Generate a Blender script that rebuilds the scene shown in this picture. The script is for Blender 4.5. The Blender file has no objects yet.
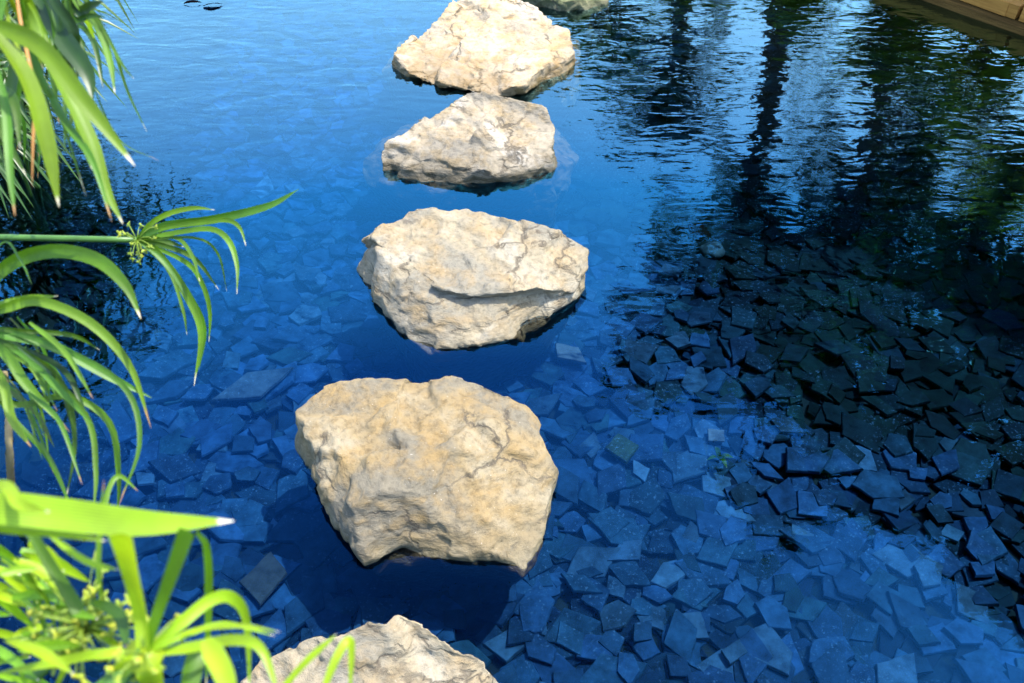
import bpy, bmesh, math, random
import numpy as np
from mathutils import Vector, noise, Matrix
from mathutils.kdtree import KDTree
from mathutils.geometry import interpolate_bezier

random.seed(7)
R = math.radians
scene = bpy.context.scene
COL = scene.collection

# ------------------------------------------------------------------ camera
H, PITCH, F = 1.60, 44.0, 910.0
sp, cp = math.sin(R(PITCH)), math.cos(R(PITCH))
FWD, UP, RIGHT = Vector((0, cp, -sp)), Vector((0, sp, cp)), Vector((1, 0, 0))
EYE = Vector((0, 0, H))

def ray(px, py):
    return FWD + RIGHT * ((px - 512) / F) + UP * ((341.5 - py) / F)

def at_z(px, py, z):
    d = ray(px, py)
    return EYE + d * ((z - H) / d.z)

def at_d(px, py, d):                       # d metres along the view axis
    return EYE + ray(px, py) * d

def mir(px, py, y):                        # real point, at depth y, whose reflection in the pond is at (px, py)
    d = ray(px, py)
    t = y / d.y
    return Vector((d.x * t, y, -(H + d.z * t)))

def proj(p):
    v = Vector(p) - EYE
    d = v.dot(FWD)
    return 512 + F * v.dot(RIGHT) / d, 341.5 - F * v.dot(UP) / d, d

cam_d = bpy.data.cameras.new('camera')
cam = bpy.data.objects.new('camera', cam_d)
COL.objects.link(cam)
cam.location = EYE
cam.rotation_euler = (R(90 - PITCH), 0, 0)
cam_d.sensor_width = 36
cam_d.lens = 36 * F / 1024
cam_d.clip_start, cam_d.clip_end = 0.02, 2000
cam_d.dof.use_dof = True
cam_d.dof.focus_distance = 2.2
cam_d.dof.aperture_fstop = 10.0
scene.camera = cam

# ------------------------------------------------------------------ light
SUN_AZ, SUN_EL = 74.0, 67.0                # azimuth clockwise from +Y
w = bpy.data.worlds.new('World')
scene.world = w
w.use_nodes = True
nt = w.node_tree
bg = nt.nodes['Background']
sky = nt.nodes.new('ShaderNodeTexSky')
sky.sky_type = 'NISHITA'
sky.sun_disc = False
sky.sun_elevation = R(SUN_EL)
sky.sun_rotation = R(SUN_AZ)
sky.ozone_density = 6.0
sky.dust_density = 2.0
sky.air_density = 1.0
nt.links.new(sky.outputs[0], bg.inputs[0])
bg.inputs[1].default_value = 0.15
sd = bpy.data.lights.new('sun', 'SUN')
sd.energy, sd.angle, sd.color = 2.0, R(0.53), (1.0, 0.94, 0.85)
so = bpy.data.objects.new('sun', sd)
COL.objects.link(so)
sv = Vector((math.sin(R(SUN_AZ)) * math.cos(R(SUN_EL)), math.cos(R(SUN_AZ)) * math.cos(R(SUN_EL)), math.sin(R(SUN_EL))))
so.rotation_euler = sv.to_track_quat('Z', 'Y').to_euler()

vs = scene.view_settings
vs.view_transform, vs.look, vs.gamma = 'Standard', 'None', 1.0
vs.use_curve_mapping = False
vs.exposure = 2.6
scene.cycles.use_denoising = True
scene.cycles.max_bounces = 10
scene.cycles.transparent_max_bounces = 12
scene.cycles.volume_bounces = 0
scene.cycles.caustics_reflective = False
scene.cycles.caustics_refractive = False
scene.cycles.sample_clamp_indirect = 6

# ------------------------------------------------------------------ helpers
class MB:
    def __init__(s):
        s.v, s.f, s.t = [], [], []          # verts, faces, one colour per vertex
    def add(s, vs_, fs, tone=(0, 0, 0, 1)):
        b = len(s.v)
        s.v.extend([tuple(v) for v in vs_])
        if tone and isinstance(tone, list):
            s.t.extend(tone)
        else:
            s.t.extend([tone] * len(vs_))
        s.f.extend([tuple(i + b for i in f) for f in fs])
    def build(s, name, mat, parent=None, smooth=False, origin=None):
        o0 = Vector(origin) if origin is not None else (parent_loc(parent) if parent else Vector())
        me = bpy.data.meshes.new(name)
        me.from_pydata([tuple(Vector(v) - o0) for v in s.v], [], s.f)
        ca = me.color_attributes.new('tone', 'FLOAT_COLOR', 'POINT')
        ca.data.foreach_set('color', np.array(s.t, np.float32).ravel())
        me.materials.append(mat)
        if smooth:
            me.polygons.foreach_set('use_smooth', [True] * len(me.polygons))
        me.update()
        o = bpy.data.objects.new(name, me)
        COL.objects.link(o)
        if parent:
            o.parent = parent
        elif origin is not None:
            o.location = o0
        return o

def parent_loc(o):
    p = Vector()
    while o:
        p += o.location
        o = o.parent
    return p

def tag(o, label=None, cat=None, group=None, kind=None):
    for k, v in (('label', label), ('category', cat), ('group', group), ('kind', kind)):
        if v:
            o[k] = v
    return o

def empty(name, loc, label, cat, group=None):
    o = bpy.data.objects.new(name, None)
    COL.objects.link(o)
    o.location = loc
    o.empty_display_size = 0.05
    return tag(o, label, cat, group)

def spline(pts, n):                         # Catmull-Rom through the points
    pts = [Vector(p) for p in pts]
    if len(pts) == 2:
        return [pts[0].lerp(pts[1], i / n) for i in range(n + 1)]
    ext = [pts[0] * 2 - pts[1]] + pts + [pts[-1] * 2 - pts[-2]]
    out = []
    m = len(pts) - 1
    for i in range(n + 1):
        u = i / n * m
        k = min(int(u), m - 1)
        t = u - k
        a, b, c, d = ext[k:k + 4]
        out.append(0.5 * ((2 * b) + (c - a) * t + (2 * a - 5 * b + 4 * c - d) * t * t + (3 * b - a - 3 * c + d) * t ** 3))
    return out

def tube(mb, pts, r0, r1, n=8, k=7, tone=(0, 0, 0, 1), bump=0.0):
    sp_ = spline(pts, n)
    vs_, fs = [], []
    for i, p in enumerate(sp_):
        a = sp_[max(i - 1, 0)]
        b = sp_[min(i + 1, n)]
        tdir = (b - a).normalized()
        s = tdir.cross(Vector((0.13, 0.9, 0.21)))
        s.normalize()
        u = s.cross(tdir)
        r = r0 + (r1 - r0) * i / n
        r *= 1 + bump * (i % 2)
        for j in range(k):
            an = 2 * math.pi * j / k
            vs_.append(p + (s * math.cos(an) + u * math.sin(an)) * r)
    for i in range(n):
        for j in range(k):
            fs.append((i * k + j, i * k + (j + 1) % k, (i + 1) * k + (j + 1) % k, (i + 1) * k + j))
    fs.append(tuple(range(k))[::-1])
    fs.append(tuple(n * k + j for j in range(k)))
    mb.add(vs_, fs, tone)

# ------------------------------------------------------------------ materials
def new_mat(name):
    m = bpy.data.materials.new(name)
    m.use_nodes = True
    n = m.node_tree.nodes
    return m, n, m.node_tree.links, n['Principled BSDF'], n['Material Output']

def ramp(n, stops, interp='LINEAR'):
    r = n.new('ShaderNodeValToRGB')
    r.color_ramp.interpolation = interp
    e = r.color_ramp.elements
    while len(e) < len(stops):
        e.new(0.5)
    for el, (p, c) in zip(e, stops):
        el.position = p
        el.color = (*c, 1) if len(c) == 3 else c
    return r

def noise_node(n, l, co, scale, detail=5, rough=0.55, dist=0.0):
    t = n.new('ShaderNodeTexNoise')
    t.inputs['Scale'].default_value = scale
    t.inputs['Detail'].default_value = detail
    t.inputs['Roughness'].default_value = rough
    t.inputs['Distortion'].default_value = dist
    l.new(co, t.inputs['Vector'])
    return t

def mixc(n, l, fac, a, b, mode='MIX'):
    m = n.new('ShaderNodeMix')
    m.data_type = 'RGBA'
    m.blend_type = mode
    for s, v in ((m.inputs['Factor'], fac), (m.inputs['A'], a), (m.inputs['B'], b)):
        if hasattr(v, 'is_linked') or hasattr(v, 'links'):
            l.new(v, s)
        elif isinstance(v, (int, float)):
            s.default_value = v
        else:
            s.default_value = (*v, 1)
    return m.outputs['Result']

def rock_mat(name, tan, grey, pale, ochre, moss=0.5, strat=(0.5, 0.2, 1.0), wet=0.0, wetc=(0.075, 0.066, 0.036)):
    m, n, l, b, out = new_mat(name)
    tc = n.new('ShaderNodeTexCoord')
    mp = n.new('ShaderNodeMapping')
    mp.inputs['Rotation'].default_value = strat
    mp.inputs['Scale'].default_value = (1.0, 1.0, 2.6)
    l.new(tc.outputs['Object'], mp.inputs['Vector'])
    big = noise_node(n, l, tc.outputs['Object'], 3.4, 5, 0.55, 0.5)
    med = noise_node(n, l, mp.outputs[0], 13, 8, 0.6, 0.15)
    fine = noise_node(n, l, mp.outputs[0], 60, 8, 0.7)
    speck = noise_node(n, l, tc.outputs['Object'], 190, 3, 0.6)
    r1 = ramp(n, [(0.40, grey), (0.5, tan), (0.60, pale)])
    l.new(big.outputs[0], r1.inputs[0])
    r2 = ramp(n, [(0.46, (0, 0, 0)), (0.68, (0.85, 0.85, 0.85))])
    l.new(med.outputs[0], r2.inputs[0])
    c = mixc(n, l, r2.outputs[0], r1.outputs[0], ochre)
    r3 = ramp(n, [(0.3, (0.5, 0.48, 0.45)), (0.5, (1, 1, 1)), (0.72, (1.2, 1.19, 1.17))])
    l.new(fine.outputs[0], r3.inputs[0])
    c = mixc(n, l, 0.85, c, r3.outputs[0], 'MULTIPLY')
    # thin dark cracks, two families
    vo = n.new('ShaderNodeTexVoronoi')
    vo.feature = 'DISTANCE_TO_EDGE'
    vo.inputs['Scale'].default_value = 4.2
    wob = n.new('ShaderNodeVectorMath')
    wob.operation = 'MULTIPLY_ADD'
    l.new(med.outputs[1], wob.inputs[0])
    wob.inputs[1].default_value = (0.12, 0.12, 0.12)
    l.new(mp.outputs[0], wob.inputs[2])
    l.new(wob.outputs[0], vo.inputs['Vector'])
    r4 = ramp(n, [(0.0, (1, 1, 1)), (0.008, (.8, .8, .8)), (0.03, (0, 0, 0))])
    l.new(vo.outputs['Distance'], r4.inputs[0])
    brk = ramp(n, [(0.46, (0, 0, 0)), (0.56, (0.9, 0.9, 0.9))])
    l.new(noise_node(n, l, tc.outputs['Object'], 7, 3).outputs[0], brk.inputs[0])
    cr = mixc(n, l, 1.0, r4.outputs[0], brk.outputs[0], 'MULTIPLY')
    c = mixc(n, l, cr, c, (0.07, 0.055, 0.035))
    # pale mineral freckles
    r5 = ramp(n, [(0.68, (0, 0, 0)), (0.76, (0.35, 0.35, 0.35))])
    l.new(speck.outputs[0], r5.inputs[0])
    c = mixc(n, l, r5.outputs[0], c, (0.62, 0.58, 0.5))
    # wet, algae-stained band at and under the waterline
    ge = n.new('ShaderNodeNewGeometry')
    sx = n.new('ShaderNodeSeparateXYZ')
    l.new(ge.outputs['Position'], sx.inputs[0])
    ad = n.new('ShaderNodeMath')
    ad.operation = 'MULTIPLY_ADD'
    l.new(med.outputs[0], ad.inputs[0])
    ad.inputs[1].default_value = -0.09
    l.new(sx.outputs[2], ad.inputs[2])
    mr = n.new('ShaderNodeMapRange')
    mr.inputs['From Min'].default_value = wet
    mr.inputs['From Max'].default_value = wet - 0.055
    l.new(ad.outputs[0], mr.inputs['Value'])
    mm = n.new('ShaderNodeMath')
    mm.operation = 'MULTIPLY'
    l.new(mr.outputs[0], mm.inputs[0])
    mm.inputs[1].default_value = moss
    c = mixc(n, l, mm.outputs[0], c, wetc)
    l.new(c, b.inputs['Base Color'])
    rr = n.new('ShaderNodeMapRange')
    rr.inputs['To Min'].default_value = 0.88
    rr.inputs['To Max'].default_value = 0.4
    l.new(mr.outputs[0], rr.inputs['Value'])
    l.new(rr.outputs[0], b.inputs['Roughness'])
    b.inputs['Specular IOR Level'].default_value = 0.3
    bp1 = n.new('ShaderNodeBump')
    bp1.inputs['Strength'].default_value = 0.9
    bp1.inputs['Distance'].default_value = 0.013
    l.new(med.outputs[0], bp1.inputs['Height'])
    bp2 = n.new('ShaderNodeBump')
    bp2.inputs['Strength'].default_value = 0.9
    bp2.inputs['Distance'].default_value = 0.004
    l.new(fine.outputs[0], bp2.inputs['Height'])
    l.new(bp1.outputs[0], bp2.inputs['Normal'])
    bp3 = n.new('ShaderNodeBump')
    bp3.inputs['Strength'].default_value = 0.5
    bp3.inputs['Distance'].default_value = -0.010
    l.new(cr, bp3.inputs['Height'])
    l.new(bp2.outputs[0], bp3.inputs['Normal'])
    l.new(bp3.outputs[0], b.inputs['Normal'])
    return m

def slate_mat():
    m, n, l, b, out = new_mat('slate')
    at = n.new('ShaderNodeAttribute')
    at.attribute_name = 'tone'
    ge = n.new('ShaderNodeNewGeometry')
    n1 = noise_node(n, l, ge.outputs['Position'], 22, 6, 0.65)
    n2 = noise_node(n, l, ge.outputs['Position'], 110, 5, 0.75)
    n3 = noise_node(n, l, ge.outputs['Position'], 6, 3, 0.5)
    r1 = ramp(n, [(0.3, (0.4, 0.4, 0.4)), (0.7, (1.6, 1.6, 1.6))])
    l.new(n1.outputs[0], r1.inputs[0])
    c = mixc(n, l, 1.0, at.outputs['Color'], r1.outputs[0], 'MULTIPLY')
    # white lime specks, in patches
    r2 = ramp(n, [(0.57, (0, 0, 0)), (0.66, (1, 1, 1))])
    l.new(n2.outputs[0], r2.inputs[0])
    r3 = ramp(n, [(0.42, (0, 0, 0)), (0.56, (0.6, 0.6, 0.6))])
    l.new(n3.outputs[0], r3.inputs[0])
    s = mixc(n, l, 1.0, r2.outputs[0], r3.outputs[0], 'MULTIPLY')
    c = mixc(n, l, s, c, (0.14, 0.21, 0.27))
    l.new(c, b.inputs['Base Color'])
    b.inputs['Roughness'].default_value = 0.75
    b.inputs['Specular IOR Level'].default_value = 0.1
    bp = n.new('ShaderNodeBump')
    bp.inputs['Strength'].default_value = 0.6
    bp.inputs['Distance'].default_value = 0.004
    l.new(n1.outputs[0], bp.inputs['Height'])
    l.new(bp.outputs[0], b.inputs['Normal'])
    return m

def leaf_mat(name, base, tipc=None, trans=0.45, tip_from=0.93, gloss=0.4):
    """tone.r runs 0..1 along the blade, tone.g across it, tone.b is a per-leaf tint"""
    m, n, l, b, out = new_mat(name)
    at = n.new('ShaderNodeAttribute')
    at.attribute_name = 'tone'
    sx = n.new('ShaderNodeSeparateColor')
    l.new(at.outputs['Color'], sx.inputs[0])
    ge = n.new('ShaderNodeNewGeometry')
    nz = noise_node(n, l, ge.outputs['Position'], 30, 3)
    dark = tuple(x * 0.45 for x in base)
    yel = (base[0] * 1.9 + 0.02, base[1] * 1.3, base[2] * 0.9)
    r0 = ramp(n, [(0.0, dark), (0.5, base), (1.0, yel)])
    l.new(sx.outputs[2], r0.inputs[0])
    r1 = ramp(n, [(0.3, (0.75, 0.75, 0.75)), (0.7, (1.15, 1.15, 1.15))])
    l.new(nz.outputs[0], r1.inputs[0])
    c = mixc(n, l, 1.0, r0.outputs[0], r1.outputs[0], 'MULTIPLY')
    # fine parallel veins
    wv = n.new('ShaderNodeMath')
    wv.operation = 'MULTIPLY'
    l.new(sx.outputs[1], wv.inputs[0])
    wv.inputs[1].default_value = 60
    sn = n.new('ShaderNodeMath')
    sn.operation = 'SINE'
    l.new(wv.outputs[0], sn.inputs[0])
    mv = n.new('ShaderNodeMapRange')
    mv.inputs['From Min'].default_value = -1
    mv.inputs['To Min'].default_value = 0.70
    mv.inputs['To Max'].default_value = 1.1
    l.new(sn.outputs[0], mv.inputs['Value'])
    c = mixc(n, l, 1.0, c, mv.outputs[0], 'MULTIPLY')
    if tipc:
        ad = n.new('ShaderNodeMath')
        ad.operation = 'MULTIPLY_ADD'
        l.new(nz.outputs[0], ad.inputs[0])
        ad.inputs[1].default_value = 0.06
        l.new(sx.outputs[0], ad.inputs[2])
        rt = ramp(n, [(tip_from, (0, 0, 0)), (tip_from + 0.03, (1, 1, 1))])
        l.new(ad.outputs[0], rt.inputs[0])
        c = mixc(n, l, rt.outputs[0], c, tipc)
    l.new(c, b.inputs['Base Color'])
    b.inputs['Roughness'].default_value = gloss
    b.inputs['Specular IOR Level'].default_value = 0.4
    tr = n.new('ShaderNodeBsdfTranslucent')
    tc = mixc(n, l, 1.0, c, (1.5, 1.25, 0.55), 'MULTIPLY')
    l.new(tc, tr.inputs[0])
    mx = n.new('ShaderNodeMixShader')
    mx.inputs[0].default_value = trans
    l.new(b.outputs[0], mx.inputs[1])
    l.new(tr.outputs[0], mx.inputs[2])
    l.new(mx.outputs[0], out.inputs['Surface'])
    return m

def plain_mat(name, ca, cb, scale=10, rough=0.8, bump=0.3, stretch=(1, 1, 1), bd=0.01):
    m, n, l, b, out = new_mat(name)
    b.inputs['Specular IOR Level'].default_value = 0.08
    tc = n.new('ShaderNodeTexCoord')
    mp = n.new('ShaderNodeMapping')
    mp.inputs['Scale'].default_value = stretch
    l.new(tc.outputs['Object'], mp.inputs['Vector'])
    nz = noise_node(n, l, mp.outputs[0], scale, 7, 0.65)
    r = ramp(n, [(0.3, ca), (0.7, cb)])
    l.new(nz.outputs[0], r.inputs[0])
    l.new(r.outputs[0], b.inputs['Base Color'])
    b.inputs['Roughness'].default_value = rough
    bp = n.new('ShaderNodeBump')
    bp.inputs['Strength'].default_value = bump
    bp.inputs['Distance'].default_value = bd
    l.new(nz.outputs[0], bp.inputs['Height'])
    l.new(bp.outputs[0], b.inputs['Normal'])
    return m

def water_mat():
    m, n, l, b, out = new_mat('pond_water')
    n.remove(b)
    ge = n.new('ShaderNodeNewGeometry')
    mp = n.new('ShaderNodeMapping')
    mp.inputs['Scale'].default_value = (1.0, 2.3, 1.0)
    mp.inputs['Rotation'].default_value = (0, 0, R(-8))
    l.new(ge.outputs['Position'], mp.inputs['Vector'])
    a = noise_node(n, l, mp.outputs[0], 6.5, 2, 0.5, 0.4)
    c = noise_node(n, l, mp.outputs[0], 19, 2, 0.5, 0.3)
    # calm patches near, rippled farther out
    cal = noise_node(n, l, ge.outputs['Position'], 0.9, 2, 0.5)
    cr = n.new('ShaderNodeMapRange')
    cr.inputs['From Min'].default_value = 0.35
    cr.inputs['From Max'].default_value = 0.65
    cr.inputs['To Min'].default_value = 0.35
    cr.inputs['To Max'].default_value = 1.0
    l.new(cal.outputs[0], cr.inputs['Value'])
    sxy = n.new('ShaderNodeSeparateXYZ')
    l.new(ge.outputs['Position'], sxy.inputs[0])
    far = n.new('ShaderNodeMapRange')
    far.inputs['From Min'].default_value = 1.3
    far.inputs['From Max'].default_value = 3.0
    far.inputs['To Min'].default_value = 0.10
    far.inputs['To Max'].default_value = 1.0
    l.new(sxy.outputs[1], far.inputs['Value'])
    mu = n.new('ShaderNodeMath')
    mu.operation = 'MULTIPLY'
    l.new(cr.outputs[0], mu.inputs[0])
    l.new(far.outputs[0], mu.inputs[1])
    cr = mu
    b1 = n.new('ShaderNodeBump')
    b1.inputs['Distance'].default_value = 0.0065
    l.new(cr.outputs[0], b1.inputs['Strength'])
    l.new(a.outputs[0], b1.inputs['Height'])
    b2 = n.new('ShaderNodeBump')
    b2.inputs['Distance'].default_value = 0.0013
    l.new(cr.outputs[0], b2.inputs['Strength'])
    l.new(c.outputs[0], b2.inputs['Height'])
    l.new(b1.outputs[0], b2.inputs['Normal'])
    fr = n.new('ShaderNodeFresnel')
    fr.inputs['IOR'].default_value = 2.5
    l.new(b2.outputs[0], fr.inputs['Normal'])
    tr = n.new('ShaderNodeBsdfTransparent')
    tr.inputs[0].default_value = (0.93, 0.97, 1.0, 1)
    gl = n.new('ShaderNodeBsdfGlossy')
    lw = n.new('ShaderNodeLayerWeight')       # reflections are deep blue seen steeply and clear at a grazing angle
    lw.inputs['Blend'].default_value = 0.5
    edge = ramp(n, [(0.12, (0.001, 0.011, 0.040)), (0.29, (0.010, 0.10, 0.26)), (0.44, (0.07, 0.47, 0.72)), (0.60, (0.60, 1.0, 0.97))])
    l.new(lw.outputs['Facing'], edge.inputs[0])
    l.new(edge.outputs[0], gl.inputs['Color'])
    gl.inputs['Roughness'].default_value = 0.015
    l.new(b2.outputs[0], gl.inputs['Normal'])
    mx = n.new('ShaderNodeMixShader')
    l.new(fr.outputs[0], mx.inputs[0])
    l.new(tr.outputs[0], mx.inputs[1])
    l.new(gl.outputs[0], mx.inputs[2])
    l.new(mx.outputs[0], out.inputs['Surface'])
    va = n.new('ShaderNodeVolumeAbsorption')
    va.inputs['Color'].default_value = (0.04, 0.62, 0.97, 1)
    va.inputs['Density'].default_value = 3.3
    l.new(va.outputs[0], out.inputs['Volume'])
    return m

M_SLATE = slate_mat()
M_WATER = water_mat()
M_GROUND = plain_mat('pond_floor', (0.010, 0.012, 0.010), (0.03, 0.032, 0.025), 14, 0.9, 0.5)
M_BARK = plain_mat('bark', (0.035, 0.025, 0.018), (0.12, 0.09, 0.065), 9, 0.9, 0.8, (1, 1, 4), 0.02)
M_LEAF_FAR = leaf_mat('tree_leaf', (0.065, 0.14, 0.03), None, 0.45)
M_FROND = leaf_mat('palm_leaf', (0.022, 0.06, 0.022), None, 0.25, gloss=0.85)
M_SHRUB = leaf_mat('shrub_leaf', (0.15, 0.28, 0.04), None, 0.5)
M_BLADE = leaf_mat('sedge_blade', (0.088, 0.205, 0.005), (0.56, 0.50, 0.34), 0.5, 0.972, 0.5)
M_BLADE_LIME = leaf_mat('sedge_blade_lime', (0.17, 0.37, 0.012), (0.75, 0.7, 0.5), 0.5, 0.985, 0.45)
M_BLADE_B = leaf_mat('sedge_blade_brown_tip', (0.065, 0.18, 0.006), (0.30, 0.17, 0.06), 0.42, 0.955, 0.5)
M_BLADE_N = leaf_mat('sedge_blade_plain', (0.055, 0.165, 0.006), None, 0.42, gloss=0.5)
M_BLADE_DARK = leaf_mat('sedge_blade_dark', (0.03, 0.085, 0.008), None, 0.3)
M_DRY = leaf_mat('dry_blade', (0.42, 0.22, 0.07), None, 0.35)
M_STEM = leaf_mat('sedge_stem', (0.07, 0.17, 0.02), None, 0.15)
M_CANE = plain_mat('dry_cane', (0.07, 0.055, 0.025), (0.19, 0.15, 0.07), 30, 0.7, 0.3, (1, 1, 0.2), 0.002)
M_FLOWER = leaf_mat('sedge_flower', (0.34, 0.50, 0.05), None, 0.4)
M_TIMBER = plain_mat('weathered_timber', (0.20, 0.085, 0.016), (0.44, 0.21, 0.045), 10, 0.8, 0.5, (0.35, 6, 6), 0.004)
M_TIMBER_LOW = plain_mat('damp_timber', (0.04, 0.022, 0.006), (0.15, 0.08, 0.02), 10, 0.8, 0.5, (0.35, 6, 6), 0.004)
M_DARKSTONE = plain_mat('dark_stone', (0.001, 0.001, 0.0012), (0.003, 0.0035, 0.004), 40, 1.0, 0.3)
M_DARKSTONE.node_tree.nodes['Principled BSDF'].inputs['Specular IOR Level'].default_value = 0.0

# ------------------------------------------------------------------ ground with the pond basin, water
POND = [(-1.08, 0.2), (-1.24, 1.0), (-1.36, 1.6), (-1.44, 2.1), (-1.68, 2.6), (-2.6, 3.4), (-3.4, 5.0), (-3.6, 7.5), (-2.4, 9.2), (-0.6, 8.8),
        (0.25, 6.8), (0.7, 5.2), (1.25, 4.45), (1.9, 3.78), (2.55, 3.1), (3.3, 2.2), (3.5, 0.6), (2.6, -1.2), (0.5, -1.9), (-0.9, -1.2)]
BED = -0.27

def gz(x, y):
    return float(ground_z(np.array([x]), np.array([y]))[0])

def sdist(xs, ys):
    P = np.array(POND)
    d = np.full(xs.shape, 1e9)
    ins = np.zeros(xs.shape, bool)
    for i in range(len(P)):
        a, b = P[i], P[(i + 1) % len(P)]
        ab = b - a
        t = np.clip(((xs - a[0]) * ab[0] + (ys - a[1]) * ab[1]) / (ab @ ab), 0, 1)
        d = np.minimum(d, np.hypot(xs - a[0] - t * ab[0], ys - a[1] - t * ab[1]))
        c = (a[1] > ys) != (b[1] > ys)
        xi = a[0] + (ys - a[1]) / (b[1] - a[1] + 1e-12) * ab[0]
        ins ^= c & (xs < xi)
    return np.where(ins, -d, d)

def ground_z(xs, ys):
    s = sdist(xs, ys)
    t = np.clip((s + 0.08) / 0.22, 0, 1)
    t = t * t * (3 - 2 * t)
    return BED + t * 0.36

gx = np.concatenate([[-400, -120, -40, -14], np.arange(-6, 8.01, 0.09), [16, 40, 120, 400]])
gy = np.concatenate([[-400, -120, -40, -12], np.arange(-4, 12.01, 0.09), [20, 45, 120, 400]])
X, Y = np.meshgrid(gx, gy)
Z = ground_z(X, Y)
nx, ny = len(gx), len(gy)
mb = MB()
mb.add(np.stack([X.ravel(), Y.ravel(), Z.ravel()], 1).tolist(),
       [(j * nx + i, j * nx + i + 1, (j + 1) * nx + i + 1, (j + 1) * nx + i) for j in range(ny - 1) for i in range(nx - 1)])
g = mb.build('ground', M_GROUND, smooth=True)
tag(g, 'dark silty floor of the pond and the earth banks round it', 'ground', kind='structure')

mb = MB()
x0, x1, y0, y1 = -5.0, 6.5, -3.2, 10.8
mb.add([(x0, y0, -0.6), (x1, y0, -0.6), (x1, y1, -0.6), (x0, y1, -0.6), (x0, y0, 0), (x1, y0, 0), (x1, y1, 0), (x0, y1, 0)],
       [(0, 3, 2, 1), (4, 5, 6, 7), (0, 1, 5, 4), (1, 2, 6, 5), (2, 3, 7, 6), (3, 0, 4, 7)])
tag(mb.build('water', M_WATER), 'clear blue rippled pond water reflecting sky and trees', 'water', kind='structure')

# ------------------------------------------------------------------ stepping stones
def hull_points_to_bm(pts):
    bm = bmesh.new()
    for p in pts:
        bm.verts.new(p)
    r = bmesh.ops.convex_hull(bm, input=bm.verts)
    junk = [e for e in r['geom_interior'] + r['geom_unused'] if isinstance(e, bmesh.types.BMVert)]
    if junk:
        bmesh.ops.delete(bm, geom=list(set(junk)), context='VERTS')
    return bm

def rock(name, hulls, mat, label, seed, voxel=0.0046, amp=1.0, strat=Vector((0.25, -0.35, 0.9)), group=None):
    me = bpy.data.meshes.new(name)
    allbm = bmesh.new()
    cen = Vector()
    k = 0
    for h in hulls:
        for p in h:
            cen += p
            k += 1
    cen /= k
    cen.z = BED
    for h in hulls:
        bm = hull_points_to_bm([p - cen for p in h])
        tmp = bpy.data.meshes.new('tmp')
        bm.to_mesh(tmp)
        bm.free()
        allbm.from_mesh(tmp)
        bpy.data.meshes.remove(tmp)
    allbm.to_mesh(me)
    allbm.free()
    o = bpy.data.objects.new(name, me)
    COL.objects.link(o)
    o.location = cen
    mod = o.modifiers.new('r', 'REMESH')
    mod.mode = 'VOXEL'
    mod.voxel_size = voxel
    dg = bpy.context.evaluated_depsgraph_get()
    me2 = bpy.data.meshes.new_from_object(o.evaluated_get(dg))
    o.modifiers.clear()
    o.data = me2
    bpy.data.meshes.remove(me)
    me2.name = name
    bm = bmesh.new()
    bm.from_mesh(me2)
    for _ in range(2):
        bmesh.ops.smooth_vert(bm, verts=bm.verts, factor=0.5, use_axis_x=True, use_axis_y=True, use_axis_z=True)
    bm.normal_update()
    off = Vector((seed * 3.7, seed * 1.3, seed * 2.1))
    st = strat.normalized()
    rr = random.Random(seed * 17)
    verts = list(bm.verts)
    for v in verts:
        v.co += v.normal * 0.009 * amp * noise.fractal((v.co + off) * 3.4, 1.0, 2.0, 3)
    # broken planar facets at three sizes: pull each vertex onto the plane of its nearest fracture
    for nseed, lim, wgt, tilt in ((18, .020, .85, .10), (80, .0065, .8, .14), (700, .0030, .7, .25)):
        bm.normal_update()
        kd = KDTree(nseed)
        sd_ = []
        for q in range(nseed):
            v = verts[rr.randrange(len(verts))]
            nn = (v.normal + Vector((rr.gauss(0, tilt), rr.gauss(0, tilt), rr.gauss(0, tilt)))).normalized()
            sd_.append((v.co.copy(), nn))
            kd.insert(v.co, q)
        kd.balance()
        moves = []
        for v in verts:
            wob = noise.noise_vector((v.co + off) * 14) * (.03 if nseed < 200 else .01)
            _, q, _ = kd.find(v.co + wob)
            c0, nn = sd_[q]
            d = (c0 - v.co).dot(nn) * wgt
            d = max(-lim, min(lim, d)) * amp
            moves.append(nn * d)
        for v, m_ in zip(verts, moves):
            v.co += m_
        bmesh.ops.smooth_vert(bm, verts=bm.verts, factor=0.14, use_axis_x=True, use_axis_y=True, use_axis_z=True)
    bm.normal_update()
    for v in verts:
        p = v.co + off
        s = p.dot(st) * 24 + 2.6 * noise.noise(p * 4)
        d = 0.0035 * ((s - math.floor(s)) ** 2) * (0.4 + noise.noise(p * 5))
        d += 0.0022 * noise.fractal(p * 26, 0.9, 2.1, 3)
        d -= 0.009 * max(0, 0.10 - abs(noise.noise(p * 5.5 + Vector((9, 0, 0))))) / 0.10 * max(0, noise.noise(p * 2.6) + .15)
        v.co += v.normal * d * amp
    bmesh.ops.smooth_vert(bm, verts=bm.verts, factor=0.2, use_axis_x=True, use_axis_y=True, use_axis_z=True)
    bm.to_mesh(me2)
    bm.free()
    me2.materials.clear()
    me2.materials.append(mat)
    me2.polygons.foreach_set('use_smooth', [True] * len(me2.polygons))
    return tag(o, label, 'rock', group or 'stepping stones across the pond')

def pz(*tr):
    return [at_z(*t) for t in tr]

def foot(pts, z, s, dy=0.0, dx=0.0):
    c = sum(pts, Vector()) / len(pts)
    return [Vector((c.x + (p.x - c.x) * s + dx, c.y + (p.y - c.y) * s + dy, z)) for p in pts]

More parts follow.
